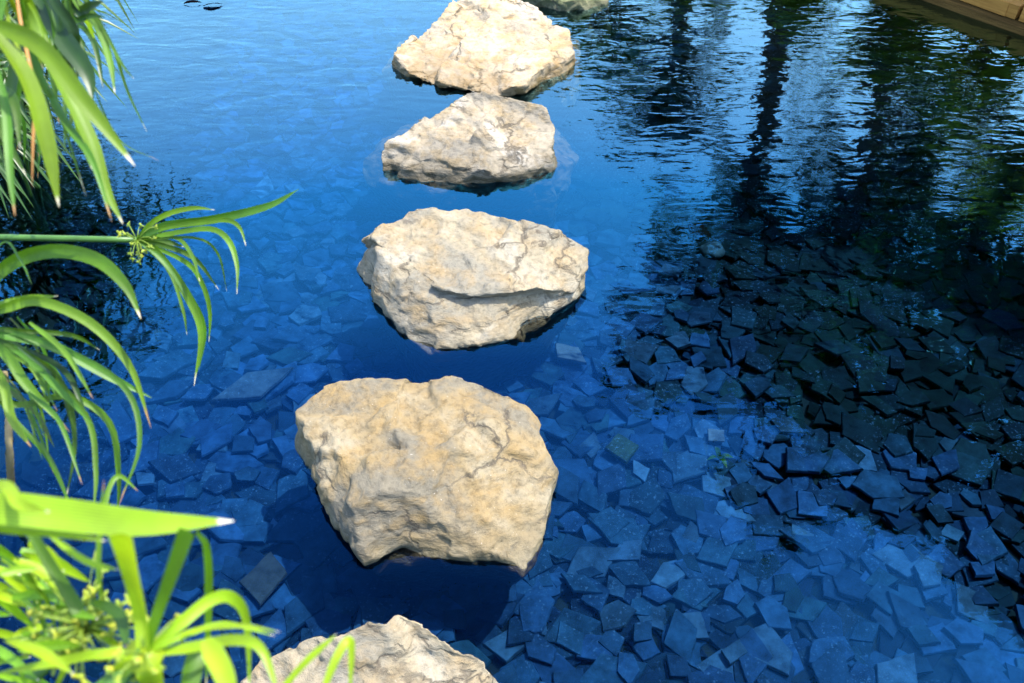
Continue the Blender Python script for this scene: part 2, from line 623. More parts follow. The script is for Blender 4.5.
RM_A = rock_mat('tan_rock', (0.155, 0.116, 0.058), (0.105, 0.090, 0.060), (0.178, 0.148, 0.092), (0.160, 0.104, 0.036), 0.75)
RM_B = rock_mat('cream_rock', (0.185, 0.152, 0.094), (0.135, 0.120, 0.086), (0.205, 0.182, 0.132), (0.175, 0.122, 0.056), 0.5, (0.3, 0.5, 0.2), -0.015)
RM_C = rock_mat('pale_rock', (0.213, 0.179, 0.123), (0.129, 0.112, 0.081), (0.257, 0.235, 0.191), (0.191, 0.134, 0.061), 0.9, (0.1, 0.3, 0.6), 0.022, (0.05, 0.038, 0.016))
RM_D = rock_mat('golden_rock', (0.280, 0.224, 0.140), (0.228, 0.189, 0.130), (0.312, 0.267, 0.195), (0.299, 0.189, 0.071), 0.9, (0.9, 0.1, 0.3), 0.016, (0.12, 0.075, 0.022))
RM_E = rock_mat('mossy_rock', (0.12, 0.12, 0.05), (0.10, 0.10, 0.05), (0.18, 0.16, 0.09), (0.09, 0.11, 0.025), 0.8)

# largest, broad angular boulder
top4 = pz((297, 415, .07), (322, 391, .09), (362, 379, .10), (400, 386, .095), (440, 378, .105), (482, 391, .10), (522, 405, .09), (537, 432, .07), (549, 466, .03))
low4 = pz((300, 440, .0), (318, 488, -.005), (340, 526, -.005), (371, 566, -.01), (520, 570, -.01), (541, 528, -.005), (549, 488, .0))
fe4 = foot(low4 + top4[:7], BED - .03, .64, 0.04)
# two lobes leave the notch in the front edge
lobeL = pz((297, 415, .07), (362, 379, .10), (440, 378, .105), (318, 462, .07), (352, 494, .10), (402, 490, .115), (440, 464, .12), (342, 528, -.005), (371, 568, -.01), (303, 447, 0), (428, 544, .005))
lobeR = pz((400, 386, .095), (482, 391, .10), (522, 405, .09), (549, 466, .04), (440, 464, .12), (480, 456, .115), (540, 466, .07), (462, 546, .005), (520, 573, -.01), (541, 528, -.005), (549, 488, 0))
core4 = top4 + pz((320, 475, .075), (360, 494, .10), (430, 492, .108), (535, 468, .065), (388, 553, -.0), (498, 556, -.0), (420, 545, .0), (470, 547, .0), (445, 542, .0)) + fe4
rock('stepping_stone', [lobeL + foot(lobeL, BED - .03, .5, .04), lobeR + foot(lobeR, BED - .03, .5, .04), core4], RM_A,
     'largest tan boulder with a broad rough top and a notched lower front edge', 1)

# cream wedge with a ledge
top3 = pz((359, 238, .09), (375, 229, .11), (410, 217, .12), (465, 207, .13), (500, 212, .13), (550, 229, .11), (588, 251, .07), (586, 266, .05))
ledge = pz((440, 280, .115), (470, 286, .112), (540, 289, .09), (572, 282, .05))
low3 = pz((357, 268, .005), (372, 292, -.005), (395, 322, -.01), (410, 342, -.01), (455, 352, -.01), (500, 340, -.01), (545, 318, -.005), (566, 303, .0), (580, 281, .01))
mid3 = pz((378, 256, .085), (408, 276, .095), (432, 294, .08), (520, 302, .05))
rock('stepping_stone', [top3 + ledge + foot(top3 + ledge, .04, .94, .02), low3 + foot(top3, .06, .9) + mid3 + foot(low3 + top3[:5], BED - .03, .72, .03)], RM_B,
     'cream wedge-shaped boulder with a pointed right end and a shadowed ledge', 2)

# pale stone with a peak and a dark undercut front
top2 = pz((381, 150, .045), (400, 134, .07), (422, 118, .10), (447, 101, .125), (472, 87, .15), (492, 94, .14), (520, 102, .125), (546, 108, .10), (552, 128, .08))
rid2 = pz((381, 157, .04), (402, 166, .038), (450, 170, .038), (500, 170, .038), (540, 163, .042), (550, 138, .07))
low2 = pz((380, 176, -.015), (430, 192, -.03), (500, 189, -.03), (552, 178, -.02), (562, 160, -.01), (556, 140, .02))
und2 = pz((362, 162, -.05), (372, 188, -.10), (405, 208, -.14), (470, 220, -.17), (540, 210, -.14), (576, 188, -.09), (578, 160, -.05), (556, 128, -.03), (400, 128, -.03))
rock('stepping_stone', [top2 + rid2 + foot(rid2, -.02, .99, .0), low2 + foot(top2, .08, .93, -.02) + foot(low2, BED, .9), und2 + foot(und2, BED - .03, .68) + foot(und2, -.015, .8, .04)], RM_C,
     'pale grey-white boulder with a peaked back edge and dark wet front', 3)

# large golden flat-topped stone
top1 = pz((391, 60, .025), (396, 50, .035), (412, 37, .05), (432, 31, .055), (446, 10, .09), (462, -6, .11), (512, -8, .115), (540, 14, .09), (567, 29, .06), (574, 44, .045))
rid1 = pz((405, 70, .024), (418, 75, .028), (452, 83, .028), (500, 91, .026), (527, 86, .028), (534, 74, .035), (570, 56, .03))
low1 = pz((403, 80, -.02), (440, 90, -.03), (490, 99, -.03), (530, 95, -.03), (564, 78, -.02), (577, 58, -.01), (390, 70, -.015))
und1 = pz((382, 72, -.05), (398, 94, -.09), (450, 104, -.12), (530, 112, -.13), (568, 102, -.10), (584, 70, -.05), (580, 40, -.03), (398, 40, -.03))
rock('stepping_stone', [top1 + rid1 + foot(rid1, -.02, .99, .0), low1 + foot(top1, .05, .93, -.02) + foot(low1, BED, .9), und1 + foot(und1, BED - .03, .75) + foot(und1, -.02, .85, .03)], RM_D,
     'large golden flat-topped boulder standing just behind the peaked pale one', 4)

# cut by the top edge of the photo
top0 = pz((500, -30, .07), (540, -60, .08), (590, -50, .075), (605, -8, .03), (566, 2, .035), (520, -6, .045))
low0 = pz((500, 4, -.02), (540, 14, -.03), (565, 20, -.04), (595, 18, -.04), (610, 4, -.03), (606, -30, -.02), (498, -30, -.02))
rock('stepping_stone', [top0 + low0, low0 + foot(low0, BED - .03, 1.0)], RM_E,
     'mossy olive boulder farthest off, cut by the top of the photo', 5)

# nearest, cut by the bottom edge
top5 = pz((236, 690, .10), (262, 658, .13), (300, 648, .15), (332, 634, .165), (380, 618, .18), (420, 622, .18), (452, 641, .16), (492, 676, .12), (505, 720, .06), (480, 800, .04), (380, 830, .05), (260, 800, .04))
low5 = foot(top5, -.02, 1.0)
rock('stepping_stone', [top5 + low5, low5 + foot(low5, BED - .03, .65)], RM_B,
     'grey-tan boulder nearest the camera, cut by the bottom edge', 6)

# ------------------------------------------------------------------ slate slabs on the bed
ROCKS_XY = [[(p.x, p.y) for p in foot(L, 0, .8)] for L in (low4 + top4, low3 + top3, low2 + und2, low1 + und1, low5)]
def inside(poly, x, y):
    c = [sum(p[0] for p in poly) / len(poly), sum(p[1] for p in poly) / len(poly)]
    # convex test on the hull is enough here: compare with the radius in that direction
    best = 0
    a = math.atan2(y - c[1], x - c[0])
    for px, py in poly:
        b = math.atan2(py - c[1], px - c[0])
        if abs((a - b + math.pi) % (2 * math.pi) - math.pi) < 0.5:
            best = max(best, math.hypot(px - c[0], py - c[1]))
    return math.hypot(x - c[0], y - c[1]) < best * 0.38

def slab_geo(rnd, size, cx, cy, cz, tilt=0.10, elong=None):
    k = rnd.choice((4, 4, 4, 4, 4, 5, 5))
    a0 = rnd.uniform(0, 6.28)
    el = elong or rnd.uniform(1.0, 1.45)
    pts = []
    for i in range(k):
        a = 2 * math.pi * (i + rnd.uniform(-.14, .14)) / k
        r = size * 0.5 * rnd.uniform(0.84, 1.16) * (1.12 if k == 4 else 1)
        pts.append((math.cos(a) * r * el, math.sin(a) * r / el ** .5))
    # nibble the edges so they are not ruler-straight
    out = []
    for i in range(k):
        a, b = pts[i], pts[(i + 1) % k]
        out.append(a)
        for u in sorted((rnd.uniform(.2, .45), rnd.uniform(.55, .85))):
            j = size * 0.022
            out.append((a[0] + (b[0] - a[0]) * u + rnd.uniform(-j, j), a[1] + (b[1] - a[1]) * u + rnd.uniform(-j, j)))
    th = rnd.uniform(.005, .011)
    mtx = Matrix.Translation((cx, cy, cz)) @ Matrix.Rotation(rnd.gauss(0, tilt), 4, 'X') @ Matrix.Rotation(rnd.gauss(0, tilt), 4, 'Y') @ Matrix.Rotation(a0, 4, 'Z')
    m = len(out)
    lo = [mtx @ Vector((x * 1.03, y * 1.03, 0)) for x, y in out]
    hi = [mtx @ Vector((x, y, th * .82)) for x, y in out]
    tp = [mtx @ Vector((x * .965, y * .965, th)) for x, y in out]
    vs_ = lo + hi + tp
    fs = []
    for i in range(m):
        j = (i + 1) % m
        fs += [(i, j, m + j, m + i), (m + i, m + j, 2 * m + j, 2 * m + i)]
    fs += [tuple(range(2 * m, 3 * m)), tuple(range(m))[::-1]]
    return vs_, fs

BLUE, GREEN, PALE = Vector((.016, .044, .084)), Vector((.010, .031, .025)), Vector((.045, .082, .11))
def slab_tone(rnd, tree_shade=0.0, bank_shade=0.0):  # last two arguments paint shade into the slab colour
    c = BLUE.lerp(GREEN, min(1, max(0, rnd.gauss(.22 + .75 * tree_shade, .25))))
    if rnd.random() < .12 * (1 - tree_shade):
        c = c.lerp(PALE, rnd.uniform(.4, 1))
    v = rnd.uniform(.55, 1.5) * (1 - .66 * tree_shade) * (1 - .75 * bank_shade)
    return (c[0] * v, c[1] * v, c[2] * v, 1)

rnd = random.Random(21)
cands = []
for layer, (step, zoff) in enumerate(((.068, .0), (.070, .012), (.088, .024))):
    yy = .45
    while yy < 6.2:
        hw = 0.62 * (yy * cp + 1.9 * sp) + .35
        xx = -hw
        while xx < hw:
            x = xx + rnd.uniform(-.5, .5) * step
            y = yy + rnd.uniform(-.5, .5) * step
            if sdist(np.array([x]), np.array([y]))[0] < (.06 if x < -.8 else -.03):
                size = rnd.choice((.055, .068, .08, .088, .1)) * rnd.uniform(.85, 1.1)
                cands.append((x, y, gz(x, y) + .004 + zoff + rnd.uniform(0, .01), size, layer))
            xx += step
        yy += step
placed = [c for c in cands if not any(inside(p, c[0], c[1]) for p in ROCKS_XY)]
def score(c):
    px, py, d = proj((c[0], c[1], c[2]))
    if not (8 < px < 1016 and 0 < py < 678) or c[4] == 0:
        return 0
    if px < 190 and py > 480 or px < 110:
        return 0
    return c[3] ** 2 / d ** 2 * (1.6 if c[4] == 2 else 1)
placed.sort(key=score, reverse=True)
N_IND = 285
def zone(px, py):
    if py > 560 and px < 300:
        return 'near the sedge in the lower left corner'
    if px < 330:
        return 'in open water left of the two biggest rocks' if py > 240 else 'far off in pale open water at left'
    if px < 560:
        return 'in the gap between the nearest rock and the largest one' if py > 480 else 'tucked close around the middle rocks'
    if py > 520:
        return 'in the blue sunlit water at lower right' if px < 900 else 'in the far lower right corner'
    if py > 330:
        return 'in the dark water right of the largest rock' if px < 780 else 'in the tree-shaded water at far right'
    return 'under the dark tree reflections'
mass = MB()
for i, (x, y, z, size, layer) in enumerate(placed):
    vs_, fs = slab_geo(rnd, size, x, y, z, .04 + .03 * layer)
    # painted shade: greener and darker under the right-hand trees, darker along the left bank
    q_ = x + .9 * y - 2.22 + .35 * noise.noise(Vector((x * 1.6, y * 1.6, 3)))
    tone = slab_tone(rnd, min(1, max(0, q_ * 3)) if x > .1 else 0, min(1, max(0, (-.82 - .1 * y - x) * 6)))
    if layer == 0:                          # lowest layer darkened to paint shadow into the gaps between slabs
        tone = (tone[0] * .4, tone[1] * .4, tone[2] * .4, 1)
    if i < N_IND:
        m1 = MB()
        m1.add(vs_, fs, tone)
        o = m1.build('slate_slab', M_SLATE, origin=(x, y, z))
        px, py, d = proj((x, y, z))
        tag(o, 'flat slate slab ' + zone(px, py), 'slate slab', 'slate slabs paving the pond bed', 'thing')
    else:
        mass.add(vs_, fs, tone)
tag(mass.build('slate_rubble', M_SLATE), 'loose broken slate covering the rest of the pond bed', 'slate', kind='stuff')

# slabs one can tell apart
def special(px, py, size, tone, label, el=1.3, name='slate_slab', z=BED + .056, seed=1, cat='slate slab', wide=None):
    p = at_z(px, py, z)
    m1 = MB()
    tone = [c * .3 for c in tone]
    vs_, fs = slab_geo(random.Random(seed), size, 0, 0, 0, .02, el)
    m1.add([Vector(v) + p for v in vs_], fs, (*tone, 1))
    return tag(m1.build(name, M_SLATE, origin=p), label, cat, 'slate slabs paving the pond bed', 'thing')
special(254, 386, .115, (.17, .23, .27), 'long pale slab lying alone left of the cream wedge boulder', 1.6, seed=3)
special(265, 578, .10, (.16, .15, .13), 'brownish rounded slab above the nearest boulder beside the sedge', 1.1, seed=5)
special(569, 355, .085, (.34, .33, .30), 'whitish slab below the pointed end of the cream boulder', 1.3, seed=8)
special(716, 437, .05, (.42, .42, .40), 'small white slab at the edge of the dark water', 1.1, seed=9)
special(482, 352, .10, (.28, .33, .34), 'pale slab lying under the front of the cream wedge boulder', 1.3, seed=11)
special(622, 449, .075, (.09, .14, .05), 'small mossy green slab right of the largest boulder', 1.2, seed=12)

RM_PALE = plain_mat('pale_pebble', (0.03, 0.045, 0.04), (0.09, 0.11, 0.10), 30, 0.7, 0.4)
# small stones
def pebble(px, py, z, r, sq, mat, name, label, cat, seed):
    p = at_z(px, py, z)
    bm = bmesh.new()
    bmesh.ops.create_icosphere(bm, subdivisions=3, radius=r)
    for v in bm.verts:
        v.co *= 1 + .3 * noise.noise(v.co / r * 1.1 + Vector((seed, 0, 0)))
        v.co.z *= sq
    me = bpy.data.meshes.new(name)
    bm.to_mesh(me)
    bm.free()
    me.materials.append(mat)
    me.polygons.foreach_set('use_smooth', [True] * len(me.polygons))
    o = bpy.data.objects.new(name, me)
    COL.objects.link(o)
    o.location = p
    return tag(o, label, cat)
pebble(698, 232, -.06, .036, .6, M_DARKSTONE, 'dark_stone', 'small rounded black stone under the tree reflections', 'stone', 3)
pebble(712, 250, -.22, .036, .6, RM_PALE, 'pale_stone', 'small pale stone sunk beside the black one', 'stone', 8)

# ------------------------------------------------------------------ blades of umbrella sedge
def blade(mb, pts, w, rnd, n=16, fold=0.18, tint=None, blunt=False, face=None):
    sp_ = spline(pts, n)
    tint = rnd.uniform(.3, .75) if tint is None else tint
    roll = rnd.uniform(-.5, .5)
    vs_, tn, fs = [], [], []
    for i, p in enumerate(sp_):
        t = i / n
        tg = (sp_[min(i + 1, n)] - sp_[max(i - 1, 0)]).normalized()
        view = face if face is not None else (EYE - p).normalized()
        nrm = (view + Vector((0, 0, .35))).normalized()
        nrm = (nrm - tg * nrm.dot(tg))
        if nrm.length < 1e-3:
            nrm = Vector((0, 0, 1))
        nrm.normalize()
        nrm.rotate(Matrix.Rotation(roll + .25 * math.sin(3 * t + roll * 5), 3, tg))
        s = tg.cross(nrm)
        if blunt:
            wd = w * (.8 + .2 * t)
        else:
            wd = w * min(1, .5 + 2.2 * t) * (1 - max(0, (t - .55) / .45) ** 1.9 * .97)
        for u in (-1, -.5, 0, .5, 1):
            vs_.append(p + s * (u * wd * .5) + nrm * (abs(u) * wd * fold))
            tn.append((t * (.85 if blunt else 1), u * .5 + .5, tint, 1))
    for i in range(n):
        for j in range(4):
            a = i * 5 + j
            fs.append((a, a + 1, a + 6, a + 5))
    mb.add(vs_, fs, tn)

def sedge(label, base, stem_pts, umbel, blades, depth, mat, seed, r=.004, flowers=0, fl_spread=.02, hub=0, fl_size=1.0, nm='umbrella_sedge'):
    """blades: list of (pixel path, width px, options); depth: metres along the view axis, or per-blade in options"""
    rnd = random.Random(seed)
    root = empty(nm, base, label, 'sedge', 'umbrella sedge growing on the left bank')
    m1 = MB()
    tube(m1, [base] + stem_pts + [umbel], r * 1.25, r, 14, 8, (0.3, .5, .5, 1))
    m1.build('stem', M_STEM, root, True)
    for b in blades:
        path, wpx = b[0], b[1]
        op = b[2] if len(b) > 2 else {}
        d0 = op.get('d', depth)
        d1 = op.get('d1', d0 + rnd.uniform(-.05, .07))
        k = len(path)
        pts = [at_d(x, y, d0 + (d1 - d0) * i / max(1, k - 1)) for i, (x, y) in enumerate(path)]
        if not op.get('free'):
            pts = [umbel] + pts
        mm = MB()
        blade(mm, pts, wpx * d0 / F * (.86 if wpx < 30 else .9), rnd, 22, op.get('fold', .16), op.get('tint'), op.get('blunt', False))
        bm_ = op.get('mat', mat)
        if bm_ is M_BLADE and wpx < 15:
            bm_ = rnd.choice((M_BLADE, M_BLADE, M_BLADE_B, M_BLADE_N))
        mm.build('leaf', bm_, root, True)
    if hub:
        mm = MB()
        tube(mm, [umbel + Vector((0, 0, -.012)), umbel + Vector((0, 0, .002))], hub * .5, hub, 3, 12, (.2, .5, 1.0, 1), 0)
        mm.build('bract_cup', mat, root, True)
    if flowers:
        mm = MB()
        for i in range(flowers):
            c = umbel + Vector((rnd.gauss(0, 1), rnd.gauss(0, 1), rnd.gauss(0, .7))) * fl_spread
            tube(mm, [umbel, umbel.lerp(c, .6) + Vector((0, 0, .004)), c], .0006, .0005, 3, 4, (0, .5, .4, 1))
            for j in range(5):
                e = c + Vector((rnd.gauss(0, 1), rnd.gauss(0, 1), rnd.gauss(0, 1))).normalized() * fl_spread * .28
                tube(mm, [c, c.lerp(e, .5), e], .0022 * fl_size, .0012 * fl_size, 3, 5, (0, .5, rnd.uniform(.3, .9), 1))
        mm.build('flower_head', M_FLOWER, root, True)
    return root

def thin(n, x0, x1, y0, y1, dx, dy, d, seed):
    r_ = random.Random(seed)
    out = []
    for _ in range(n):
        x, y = r_.uniform(x0, x1), r_.uniform(y0, y1)
        ex, ey = x + dx * r_.uniform(.5, 1.2), y + dy * r_.uniform(.6, 1.2)
        out.append(([(x, y), ((x + ex) / 2 + r_.uniform(2, 12), (y + ey) / 2 - r_.uniform(4, 20)), (ex, ey)], r_.uniform(3, 7),
                    {'free': 1, 'tint': r_.uniform(.1, .8), 'd': d + r_.uniform(-.06, .1), 'mat': r_.choice((M_BLADE_DARK, M_BLADE_N, M_BLADE_B))}))
    return out
# middle spray reaching over the water
B0 = at_d(137, 240, 1.02)
sedge('single green spray on a thin horizontal stem reaching over the water', Vector((-1.42, .75, -.1)),
      [Vector((-1.25, .80, .5)), at_d(-110, 240, 1.06), at_d(-50, 237, 1.05), at_d(40, 238, 1.03)], B0, [
    ([(165, 226), (215, 219), (268, 206), (299, 189)], 10, {'tint': .35}),
    ([(150, 224), (170, 213), (195, 208), (215, 210)], 6, {'tint': .6}),
    ([(160, 229), (195, 223), (226, 220), (240, 228), (246, 246)], 6, {'tint': .55}),
    ([(165, 235), (208, 229), (228, 240), (237, 265), (237, 294)], 7, {'tint': .5}),
    ([(160, 255), (185, 292), (201, 332), (194, 386)], 9, {'tint': .55}),
    ([(165, 262), (190, 298), (204, 330), (199, 370)], 8, {'tint': .45}),
    ([(186, 262), (203, 285), (210, 312), (209, 342)], 6, {'tint': .5}),
    ([(165, 246), (195, 259), (219, 290)], 6, {'tint': .1}),
    ([(175, 238), (192, 256), (200, 282)], 5, {'tint': .3}),
    ([(147, 229), (157, 219), (170, 216)], 5, {'tint': .6}),
    ([(160, 240), (184, 247)], 7, {'tint': .1}),
    ([(195, 238), (218, 254), (227, 292)], 3, {'tint': .3}),
    ([(168, 270), (183, 310), (187, 335)], 4, {'tint': .3}),
    ], 1.02, M_BLADE, 11, .0034, 22, .013, 0, .5)

# hanging sprays at the top left
A0 = at_d(12, -40, .62)
sedge('big bright green leaves with white tips hanging in the top left corner', Vector((-1.45, .4, -.1)),
      [Vector((-1.1, .45, .8)), Vector((-.7, .55, 1.28))], A0, [
    ([(-20, 20), (38, 44), (82, 98), (135, 166)], 22, {'free': 1, 'd': .60, 'tint': .75}),
    ([(-8, 30), (26, 78), (46, 140), (59, 207)], 21, {'free': 1, 'd': .58, 'tint': .85}),
    ([(-6, 50), (6, 110), (10, 170), (15, 216)], 10, {'d': .62, 'tint': .45}),
    ([(20, 10), (34, 70), (58, 110), (86, 196)], 6, {'d': .66, 'tint': .3}),
    ([(20, 20), (34, 90), (33, 140), (32, 187)], 4, {'d': .62, 'mat': M_DRY}),
    ([(30, 20), (60, 80), (90, 140), (106, 190), (123, 224)], 17, {'d': .66, 'tint': .7}),
    ([(40, 30), (70, 95), (82, 140), (92, 170)], 12, {'d': .68, 'tint': .65}),
    ([(35, 60), (65, 120), (92, 160), (112, 222)], 9, {'d': .68, 'tint': .45}),
    ([(10, -5), (26, 30), (44, 70)], 6, {'d': .66, 'tint': .9}),
    ([(5, 0), (14, 40), (30, 62)], 5, {'d': .64, 'tint': .95}),
    ([(20, -10), (36, 14), (50, 58)], 5, {'d': .66, 'tint': .95}),
    ([(-10, 70), (14, 100), (20, 150)], 12, {'d': .7, 'tint': .15}),
    ([(-10, 90), (2, 130), (26, 175)], 12, {'d': .74, 'tint': .1}),
    ], .62, M_BLADE, 12, .004)
A1 = at_d(62, -40, .74)
TH = thin(18, 0, 80, -10, 40, 25, 100, .78, 4) + thin(8, 0, 40, 60, 110, 12, 70, .85, 5)
sedge('darker narrow leaves drooping behind the bright ones at top left', Vector((-1.55, .75, -.1)),
      [Vector((-1.25, .7, .8)), Vector((-.75, .72, 1.2))], A1, [
    ([(40, -10), (60, 32), (86, 70), (93, 100)], 23, {'tint': .2, 'mat': M_BLADE_DARK}),
    ([(50, -10), (74, 30), (72, 60), (64, 75)], 13, {'tint': .1, 'd': .72, 'mat': M_BLADE_DARK}),
    ([(75, 0), (98, 28), (110, 62), (115, 94)], 9, {'tint': .45}),
    ([(84, 0), (112, 45), (128, 92), (147, 132)], 4, {'tint': .3}),
    ([(84, -4), (104, 30), (122, 64), (134, 79)], 4, {'tint': .3}),
    ([(66, -5), (84, 16), (96, 42)], 10, {'tint': .85, 'mat': M_BLADE_LIME}),
    ([(76, 8), (92, 6), (104, 1)], 11, {'tint': .2, 'mat': M_BLADE_DARK}),
    ([(48, -8), (56, 26), (66, 52), (70, 92)], 15, {'tint': .3, 'mat': M_BLADE_DARK}),
    ([(20, -8), (34, 40), (38, 80), (30, 130)], 13, {'tint': .2, 'd': .8, 'mat': M_BLADE_DARK}),
    ([(30, -8), (20, 40), (12, 90), (10, 150)], 14, {'tint': .2, 'd': .8, 'mat': M_BLADE_DARK}),
    ([(72, 16), (90, 16), (106, 17)], 7, {'tint': .15}),
    ([(70, 20), (82, 28), (94, 35)], 6, {'tint': .2}),
    ([(66, 20), (80, 40), (87, 58)], 6, {'tint': .1}),
    ([(76, 30), (95, 90), (120, 140), (160, 161)], 2, {'tint': .3}),
    ] + TH, .74, M_BLADE, 13, .004, 10, .02)


C0 = at_d(-42, 322, .78)
sedge('long arching leaves springing from the left edge at mid height', Vector((-1.35, .45, -.1)),
      [Vector((-1.1, .5, .4))], C0, [
    ([(4, 268), (50, 251), (96, 259), (126, 286), (141, 319)], 16, {'tint': .35, 'd': .8}),
    ([(4, 308), (40, 301), (92, 324), (131, 368), (151, 428)], 12, {'tint': .8}),
    ([(0, 306), (28, 299), (58, 296)], 10, {'tint': .6}),
    ([(4, 335), (52, 346), (112, 378), (152, 398)], 12, {'tint': .5}),
    ([(2, 350), (28, 386), (70, 432)], 12, {'tint': .65}),
    ([(0, 376), (12, 418), (31, 447)], 11, {'tint': .85}),
    ([(6, 402), (68, 396), (110, 424), (119, 480), (117, 515)], 8, {'tint': .4}),
    ([(40, 340), (120, 382), (140, 440), (119, 505)], 7, {'tint': .3}),
    ([(30, 360), (86, 415), (96, 470), (93, 515)], 7, {'tint': .3}),
    ([(6, 410), (48, 458), (74, 515)], 8, {'tint': .25}),
    ([(20, 352), (66, 396), (92, 424)], 8, {'tint': .55}),
    ([(10, 345), (60, 380), (75, 440), (66, 500)], 7, {'tint': .1}),
    ([(10, 330), (70, 335), (100, 350)], 6, {'tint': .1}),
    ([(103, 520), (109, 488), (120, 476), (138, 491)], 6, {'free': 1, 'tint': .7, 'd': .7}),
    ([(0, 245), (20, 260), (32, 285)], 3, {'tint': .3}),
    ] + thin(16, -20, 30, 315, 400, 60, 90, .82, 3), .78, M_BLADE, 14, .004)

E0 = at_d(-60, 512, .42)
# nearest spray, bottom left, out of focus
D0 = at_d(145, 655, .44)
L = M_BLADE_LIME
sedge('nearest lime green spray, sunlit and out of focus at bottom left', Vector((-1.1, .05, -.1)),
      [Vector((-.85, .05, .5)), Vector((-.45, .12, .95))], D0, [
    ([(142, 615), (130, 565), (121, 533)], 24, {'tint': .9, 'blunt': True, 'd1': .40}),
    ([(160, 610), (174, 570), (188, 530)], 19, {'tint': .45, 'blunt': True, 'd1': .42, 'mat': M_BLADE}),
    ([(196, 532), (206, 552), (208, 600), (206, 690)], 12, {'free': 1, 'tint': .5, 'd': .46, 'mat': M_BLADE}),
    ([(178, 625), (210, 600), (232, 598), (247, 622), (250, 700)], 15, {'tint': .75}),
    ([(190, 648), (235, 640), (262, 650), (280, 700)], 13, {'tint': .8}),
    ([(180, 638), (225, 624), (275, 636)], 7, {'tint': .7}),
    ([(190, 632), (240, 626), (280, 632)], 6, {'tint': .9}),
    ([(100, 655), (60, 662), (-10, 675)], 14, {'tint': .85}),
    ([(120, 672), (100, 700)], 18, {'tint': .95}),
    ([(152, 680), (160, 720)], 28, {'tint': .9}),
    ([(205, 640), (222, 668), (236, 705)], 24, {'free': 1, 'tint': .9, 'd': .42}),
    ([(270, 705), (305, 664), (337, 634)], 10, {'free': 1, 'tint': .85, 'd': .46}),
    ([(318, 705), (338, 655), (351, 643), (350, 700)], 10, {'free': 1, 'tint': .9, 'd': .46}),
    ([(185, 700), (195, 660), (210, 640)], 24, {'free': 1, 'tint': .3, 'd': .47, 'mat': M_BLADE}),
    ], .44, L, 15, .005, 10, .010, .010, .6)

rl = random.Random(5)
extra = []
for i in range(30):
    x, y = rl.uniform(-10, 70), rl.uniform(545, 690)
    a = rl.uniform(-.5, .7)
    ln = rl.uniform(35, 70)
    extra.append(([(x - ln * .5, y - ln * .4 * a), (x, y), (x + ln * .5, y + ln * .5 * a + 6)], rl.uniform(7, 15), {'free': 1, 'tint': rl.uniform(.2, 1), 'd': rl.uniform(.46, .62)}))
sedge('broad pale leaf lying level across the lower left with crowded leaves below', Vector((-1.15, .2, -.1)),
      [Vector((-.95, .15, .6))], E0, [
    ([(0, 508), (60, 514), (145, 523), (234, 521)], 36, {'tint': .75, 'd': .41, 'd1': .43, 'fold': .06}),
    ([(0, 527), (55, 532), (106, 541)], 13, {'tint': .8}),
    ([(50, 535), (85, 560), (118, 570)], 8, {'free': 1, 'tint': .75, 'd': .44}),
    ([(25, 520), (48, 560), (80, 612)], 15, {'free': 1, 'tint': .2, 'd': .47, 'mat': M_BLADE, 'blunt': True}),
    ([(0, 486), (20, 505), (50, 512)], 14, {'tint': .9}),
    ([(103, 610), (99, 560), (104, 480)], 7, {'free': 1, 'tint': .7, 'd': .5, 'mat': M_BLADE}),
    ([(88, 600), (118, 615), (128, 650)], 14, {'free': 1, 'tint': .05, 'd': .5, 'mat': M_BLADE}),
    ] + extra + thin(14, -10, 60, 520, 590, 40, 80, .55, 6), .42, L, 16, .005)
F0 = at_d(86, 628, .5)
sedge('cluster of tiny yellow-green flowers among the near leaves', Vector((-1.05, .1, -.1)),
      [Vector((-.85, .12, .5))], F0, [
    ([(60, 640), (20, 640)], 9, {'tint': .9}),
    ([(110, 640), (125, 680)], 9, {'tint': .7}),
    ([(70, 660), (50, 700)], 10, {'tint': .8}),
    ([(70, 600), (60, 560)], 8, {'tint': .4}),
    ], .5, L, 17, .004, 60, .016, 0, .62)

mb = MB()
cb = at_z(0, 470, -.02)
tube(mb, [cb + Vector((-.06, 0, -.25)), at_d(11, 480, 1.1), at_d(8, 415, 1.1), at_d(4, 372, 1.08)], .0045, .004, 16, 8, (0, 0, 0, 1), .06)
c_ = mb.build('dry_cane', M_CANE, smooth=True, origin=cb + Vector((-.06, 0, -.25)))
tag(c_, 'dry straw-coloured cane standing upright at the left edge', 'cane')

# left bank clump (seen as a dark reflection behind the sprays)
def bush_sedge(base, hgt, lean, n, seed, label):
    rnd = random.Random(seed)
    root = empty('umbrella_sedge', base, label, 'sedge', 'umbrella sedge growing on the left bank')
    ms, ml = MB(), MB()
    for i in range(n):
        a = rnd.uniform(0, 6.28)
        b = Vector(base) + Vector((math.cos(a), math.sin(a), 0)) * rnd.uniform(0, .16)
        top = b + Vector(lean) * rnd.uniform(.6, 1.2) + Vector((rnd.gauss(0, .08), rnd.gauss(0, .2), hgt * rnd.uniform(.6, 1.05)))
        tube(ms, [b, b.lerp(top, .5) + Vector((0, 0, .1)), top], .006, .004, 6, 5, (0, .5, .2, 1))
        for j in range(16):
            an = 2 * math.pi * j / 16 + rnd.uniform(-.2, .2)
            dr = Vector((math.cos(an), math.sin(an), 0))
            ln = rnd.uniform(.14, .24)
            blade(ml, [top, top + dr * ln * .5 + Vector((0, 0, .03)), top + dr * ln + Vector((0, 0, -rnd.uniform(.03, .14)))], .012, rnd, 6, .15, rnd.uniform(.1, .6), face=Vector((0, 0, 1)))
    ms.build('stem', M_STEM, root, True)
    ml.build('leaf', M_BLADE_DARK, root, True)
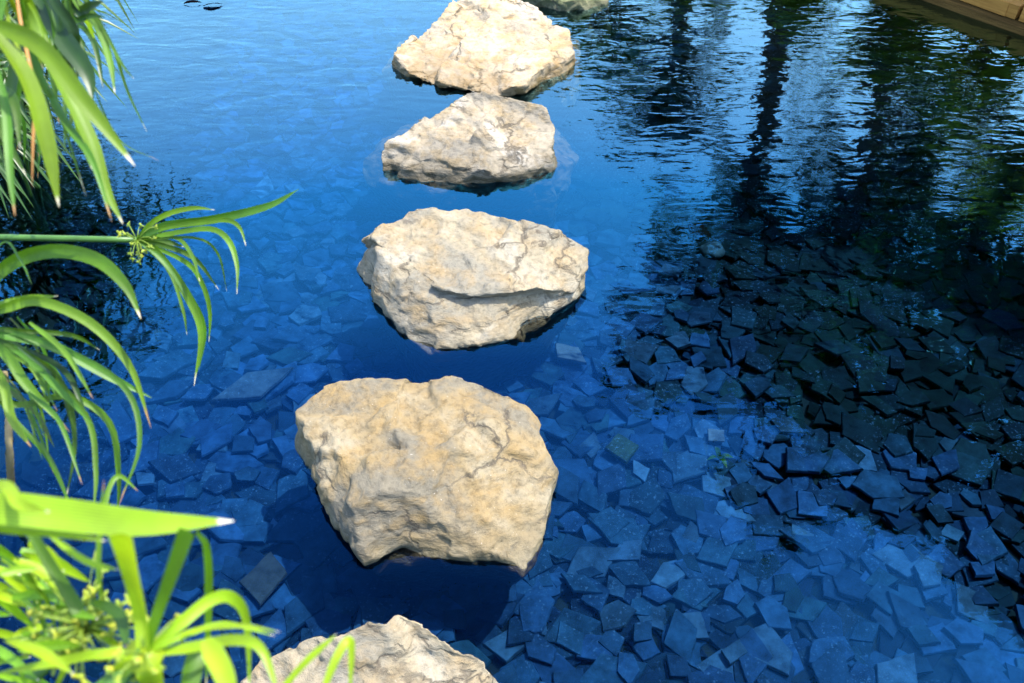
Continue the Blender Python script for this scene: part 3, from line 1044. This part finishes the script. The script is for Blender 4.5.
bush_sedge((-1.56, 2.42, -.1), .62, (.10, -.03, 0), 34, 31, 'thick dark clump of umbrella sedge at the water edge behind the hanging leaves')
bush_sedge((-2.0, 3.0, -.05), .60, (.10, -.02, 0), 26, 32, 'sedge clump farther along the left bank, mirrored in the pale water')
# ------------------------------------------------------------------ trees, palms and shrubs beyond the pond
def leaf_cards(mb, rnd, centre, rad, n, size, clumps, tint=(0.2, .8), squash=.75):
    cl = []
    for i in range(clumps):
        while True:
            v = Vector((rnd.uniform(-1, 1), rnd.uniform(-1, 1), rnd.uniform(-1, 1)))
            if .25 < v.length < 1:
                break
        cl.append((Vector((v.x * rad[0], v.y * rad[1], v.z * rad[2])) + Vector(centre), rnd.uniform(.18, .36) * (rad[0] + rad[1] + rad[2]) / 3, rnd.uniform(*tint)))
    for i in range(n):
        c, r, t = cl[rnd.randrange(clumps)]
        v = Vector((rnd.gauss(0, 1), rnd.gauss(0, 1), rnd.gauss(0, squash))) * (r * .6)
        p = c + v
        a = Vector((rnd.gauss(0, 1), rnd.gauss(0, 1), rnd.gauss(0, .7))).normalized()
        b = a.cross(Vector((rnd.gauss(0, 1), rnd.gauss(0, 1), rnd.gauss(0, 1)))).normalized()
        s = size * rnd.uniform(.6, 1.2)
        tt = min(1, max(0, t + rnd.uniform(-.15, .15)))
        mb.add([p - a * s, p + b * s * .4, p + a * s, p - b * s * .4], [(0, 1, 2, 3)], [(0, .5, tt, 1), (.5, .9, tt, 1), (.8, .5, tt, 1), (.5, .1, tt, 1)])

def gz(x, y):
    return float(ground_z(np.array([x]), np.array([y]))[0])

def tree(label, base, crowns, seed, tr=.10, name='broadleaf_tree', n=5200, size=.07, group='trees on the far bank'):
    rnd = random.Random(seed)
    base = Vector((base[0], base[1], gz(base[0], base[1]) - .05))
    root = empty(name, base, label, 'tree', group)
    mt, mc = MB(), MB()
    top = sum((Vector(c) for c, r in crowns), Vector()) / len(crowns)
    fork = base.lerp(top, .55)
    tube(mt, [base, base.lerp(fork, .5) + Vector((rnd.uniform(-.1, .1), rnd.uniform(-.1, .1), 0)), fork], tr, tr * .65, 8, 9)
    for c, r in crowns:
        c = Vector(c)
        tube(mt, [fork, fork.lerp(c, .5) + Vector((0, 0, .12)), c], tr * .5, tr * .15, 7, 7)
        for j in range(5):
            e = c + Vector((rnd.uniform(-1, 1) * r[0], rnd.uniform(-1, 1) * r[1], rnd.uniform(-.6, .8) * r[2])) * .7
            tube(mt, [fork.lerp(c, .6), fork.lerp(e, .8) + Vector((0, 0, .1)), e], tr * .2, tr * .05, 5, 5)
        leaf_cards(mc, rnd, c, r, n // len(crowns), size, 22)
    mt.build('trunk', M_BARK, root, True)
    mc.build('crown', M_LEAF_FAR, root)
    return root

def palm(label, base, top, seed, tr=.1, nf=26, fl=1.5, group='palms on the far bank'):
    rnd = random.Random(seed)
    base = Vector((base[0], base[1], gz(base[0], base[1]) - .05))
    top = Vector(top)
    root = empty('palm_tree', base, label, 'palm', group)
    mt, mc = MB(), MB()
    tube(mt, [base, base.lerp(top, .5) + Vector((.05, .03, 0)), top], tr, tr * .75, 40, 10, bump=.08)
    mt.build('trunk', M_BARK, root, True)
    for i in range(nf):
        an = 2.4 * i + rnd.uniform(-.2, .2)
        el = R(75 - 115 * i / nf)
        dr = Vector((math.cos(an) * math.cos(el), math.sin(an) * math.cos(el), math.sin(el)))
        L_ = fl * rnd.uniform(.8, 1.1)
        pts = [top, top + dr * L_ * .35 + Vector((0, 0, .05)), top + dr * L_ * .7 + Vector((0, 0, -.10 * L_)), top + dr * L_ + Vector((0, 0, -.42 * L_))]
        sp_ = spline(pts, 20)
        tube(mc, pts, .015, .004, 10, 5, (0, .5, .5, 1))
        for k in range(2, 21):
            tg = (sp_[k] - sp_[k - 1]).normalized()
            sd_ = tg.cross(Vector((0, 0, 1)))
            if sd_.length < .05:
                sd_ = Vector((math.sin(an), -math.cos(an), 0))
            sd_.normalize()
            ll = .36 * fl / 1.5 * math.sin(math.pi * (.12 + .8 * k / 21))
            for sgn in (-1, 1):
                for h in (0, .5):
                    p = sp_[k - 1].lerp(sp_[k], h)
                    e = p + (sd_ * sgn + tg * .55).normalized() * ll + Vector((0, 0, -ll * rnd.uniform(.15, .5)))
                    m_ = p.lerp(e, .5)
                    wv = tg * .022
                    tt = rnd.uniform(.2, .8)
                    mc.add([p, m_ - wv, e, m_ + wv], [(0, 1, 2, 3)], [(0, .5, tt, 1), (.5, 0, tt, 1), (.9, .5, tt, 1), (.5, 1, tt, 1)])
    mc.build('crown', M_FROND, root)

# palms whose trunks are mirrored in the water
b1 = mir(786, 18, 5.6)
palm('slender palm with a straight dark trunk mirrored in the middle of the pond', (b1.x, 5.6), mir(722, 320, 5.6), 41, .042, 26, 1.1)
b2 = mir(872, 70, 5.3)
palm('stout palm with a thick trunk right of the slender one', (b2.x, 5.3), mir(838, 262, 5.3), 42, .075, 28, 1.35)
b3 = mir(670, 20, 6.4)
palm('low young palm left of the slender palm', (b3.x, 6.4), mir(668, 92, 6.4), 43, .07, 18, .75)

def mc_(px, py, y, rpx, fz=.8):
    c = mir(px, py, y)
    k = (c - Vector((0, 0, -H))).length / F * rpx * math.cos(math.atan2(abs(px - 512), F))
    return (c, (k, k * .9, k * fz))
tree('tall dense tree leaning over the right of the pond', (3.7, 2.9), [mc_(965, 330, 3.5, 115), mc_(985, 450, 3.0, 100), mc_(872, 400, 3.5, 88), mc_(905, 488, 3.0, 66), mc_(1010, 560, 2.7, 62)], 51, .14, n=12000, size=.06)
tree('bushy tree behind the slender palm, its crown the farthest over the water', (1.6, 6.0), [mc_(750, 350, 5.8, 70), mc_(655, 372, 5.8, 42), mc_(772, 482, 4.9, 52)], 52, .09, n=8500, size=.06)
tree('broad tree on the right bank beyond the timber edging', (4.6, 2.4), [mc_(1100, 480, 2.9, 110), mc_(1090, 330, 3.2, 110), mc_(1090, 600, 2.4, 70)], 53, .12, n=7500, size=.06)
tree('open feathery tree behind the stout palm', (3.2, 6.6), [mc_(930, 120, 6.2, 75), mc_(1010, 170, 6.0, 70), mc_(900, 210, 6.2, 55)], 54, .08, n=3600)

def shrub(label, px, py, y, rpx, seed, n=1800):
    rnd = random.Random(seed)
    c, r = mc_(px, py, y, rpx)
    base = Vector((c.x, c.y, gz(c.x, c.y) - .03))
    root = empty('shrub', base, label, 'shrub', 'shrubs along the far bank')
    ms, ml = MB(), MB()
    for j in range(7):
        e = c + Vector((rnd.uniform(-1, 1) * r[0], rnd.uniform(-1, 1) * r[1], rnd.uniform(-.3, .6) * r[2])) * .7
        tube(ms, [base, base.lerp(e, .5) + Vector((0, 0, .08)), e], .02, .006, 6, 5)
    ms.build('stem', M_BARK, root, True)
    leaf_cards(ml, rnd, c, r, n, .05, 16, (.25, .95))
    ml.build('foliage', M_SHRUB, root)
shrub('green shrub mirrored beside the farthest mossy boulder', 600, 48, 5.6, 42, 61)
shrub('low dark shrub at the head of the pond right of the green one', 690, -24, 6.2, 40, 62)
shrub('wide shrub at the foot of the slender palm', 800, -8, 5.2, 42, 63)
shrub('shrub between the stout palm and the timber edging', 890, 40, 4.9, 50, 64, 1500)
shrub('yellow-green shrub hanging over the timber edging', 975, 74, 4.4, 52, 65, 1500)
shrub('tall shrub at the far right behind the timber edging', 1040, 190, 4.2, 70, 66, 2600)

# ------------------------------------------------------------------ timber edging at the upper right
e0 = at_z(930, 3, .0)
e1 = at_z(1024, 36, .0)
dr = (e1 - e0)
dr.z = 0
dr.normalize()
nr = Vector((-dr.y, dr.x, 0))
if nr.y < 0:
    nr = -nr
start = e0 - dr * 1.0
root = empty('timber_edging', Vector((start.x, start.y, -.05)), 'weathered brown timber edging along the bank at the upper right', 'edging')
def board(off, z0, z1, wd, s0, s1, mat, nm):
    bm = bmesh.new()
    bmesh.ops.create_cube(bm, size=1)
    bmesh.ops.subdivide_edges(bm, edges=[e for e in bm.edges if abs((e.verts[0].co - e.verts[1].co).x) > .5], cuts=14)
    bmesh.ops.bevel(bm, geom=[e for e in bm.edges if e.calc_face_angle(0) > 1], offset=.03, segments=2, affect='EDGES')
    ang = math.atan2(dr.y, dr.x)
    me = bpy.data.meshes.new(nm)
    for v in bm.verts:
        v.co = Vector((v.co.x * (s1 - s0), v.co.y * wd, v.co.z * (z1 - z0)))
        v.co += Vector((0, noise.noise(v.co * 3 + Vector((z0 * 40, off * 9, 0))) * .008, noise.noise(v.co * 4 + Vector((5, z0 * 30, 0))) * .006))
    bm.to_mesh(me)
    bm.free()
    me.materials.append(mat)
    me.polygons.foreach_set('use_smooth', [False] * len(me.polygons))
    o = bpy.data.objects.new(nm, me)
    COL.objects.link(o)
    o.parent = root
    c = start + dr * ((s0 + s1) / 2) + nr * (off + wd / 2)
    o.location = Vector((c.x, c.y, (z0 + z1) / 2)) - root.location
    o.rotation_euler = (0, 0, ang)
    return o
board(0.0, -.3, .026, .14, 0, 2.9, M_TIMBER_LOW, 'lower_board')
board(0.035, .029, .085, .13, 0, 1.33, M_TIMBER, 'upper_board')
board(0.035, .029, .088, .13, 1.345, 2.9, M_TIMBER, 'upper_board')
board(0.168, .03, .10, .16, 0, 1.05, M_TIMBER, 'deck_board')
board(0.168, .03, .103, .16, 1.06, 2.9, M_TIMBER, 'deck_board')

# ------------------------------------------------------------------ little things on the water
def float_leaf(px, py, ln, ang, label):
    p = at_z(px, py, .004)
    mm = MB()
    d = Vector((math.cos(ang), math.sin(ang), 0))
    blade(mm, [p - d * ln / 2, p + Vector((0, 0, .006)), p + d * ln / 2], ln * .22, random.Random(px), 8, .12, .3, face=Vector((0, 0, 1)))
    tag(mm.build('fallen_leaf', M_DARKLEAF, smooth=True, origin=p), label, 'leaf', 'dead leaves afloat on the pond')
M_DARKLEAF = leaf_mat('dead_leaf', (0.003, 0.003, 0.004), None, .1, gloss=.9)
M_DARKLEAF.node_tree.nodes['Principled BSDF'].inputs['Specular IOR Level'].default_value = 0.0
float_leaf(193, 3, .075, .1, 'short dark leaf afloat at the top left, leftmost of two')
float_leaf(213, 5, .08, .25, 'longer dark leaf afloat at the top left, right of its twin')
p = at_z(719, 459, -.2)
mm = MB()
for k in range(4):
    a = k * 1.7
    blade(mm, [p, p + Vector((math.cos(a) * .015, math.sin(a) * .015, .014)), p + Vector((math.cos(a) * .035, math.sin(a) * .035, .006))], .012, random.Random(k), 6, .1, .3, face=Vector((0, 0, 1)))
tag(mm.build('water_plant', M_BLADE, smooth=True, origin=p), 'tiny yellow-green plantlet on the bed at the edge of the dark water', 'plant')
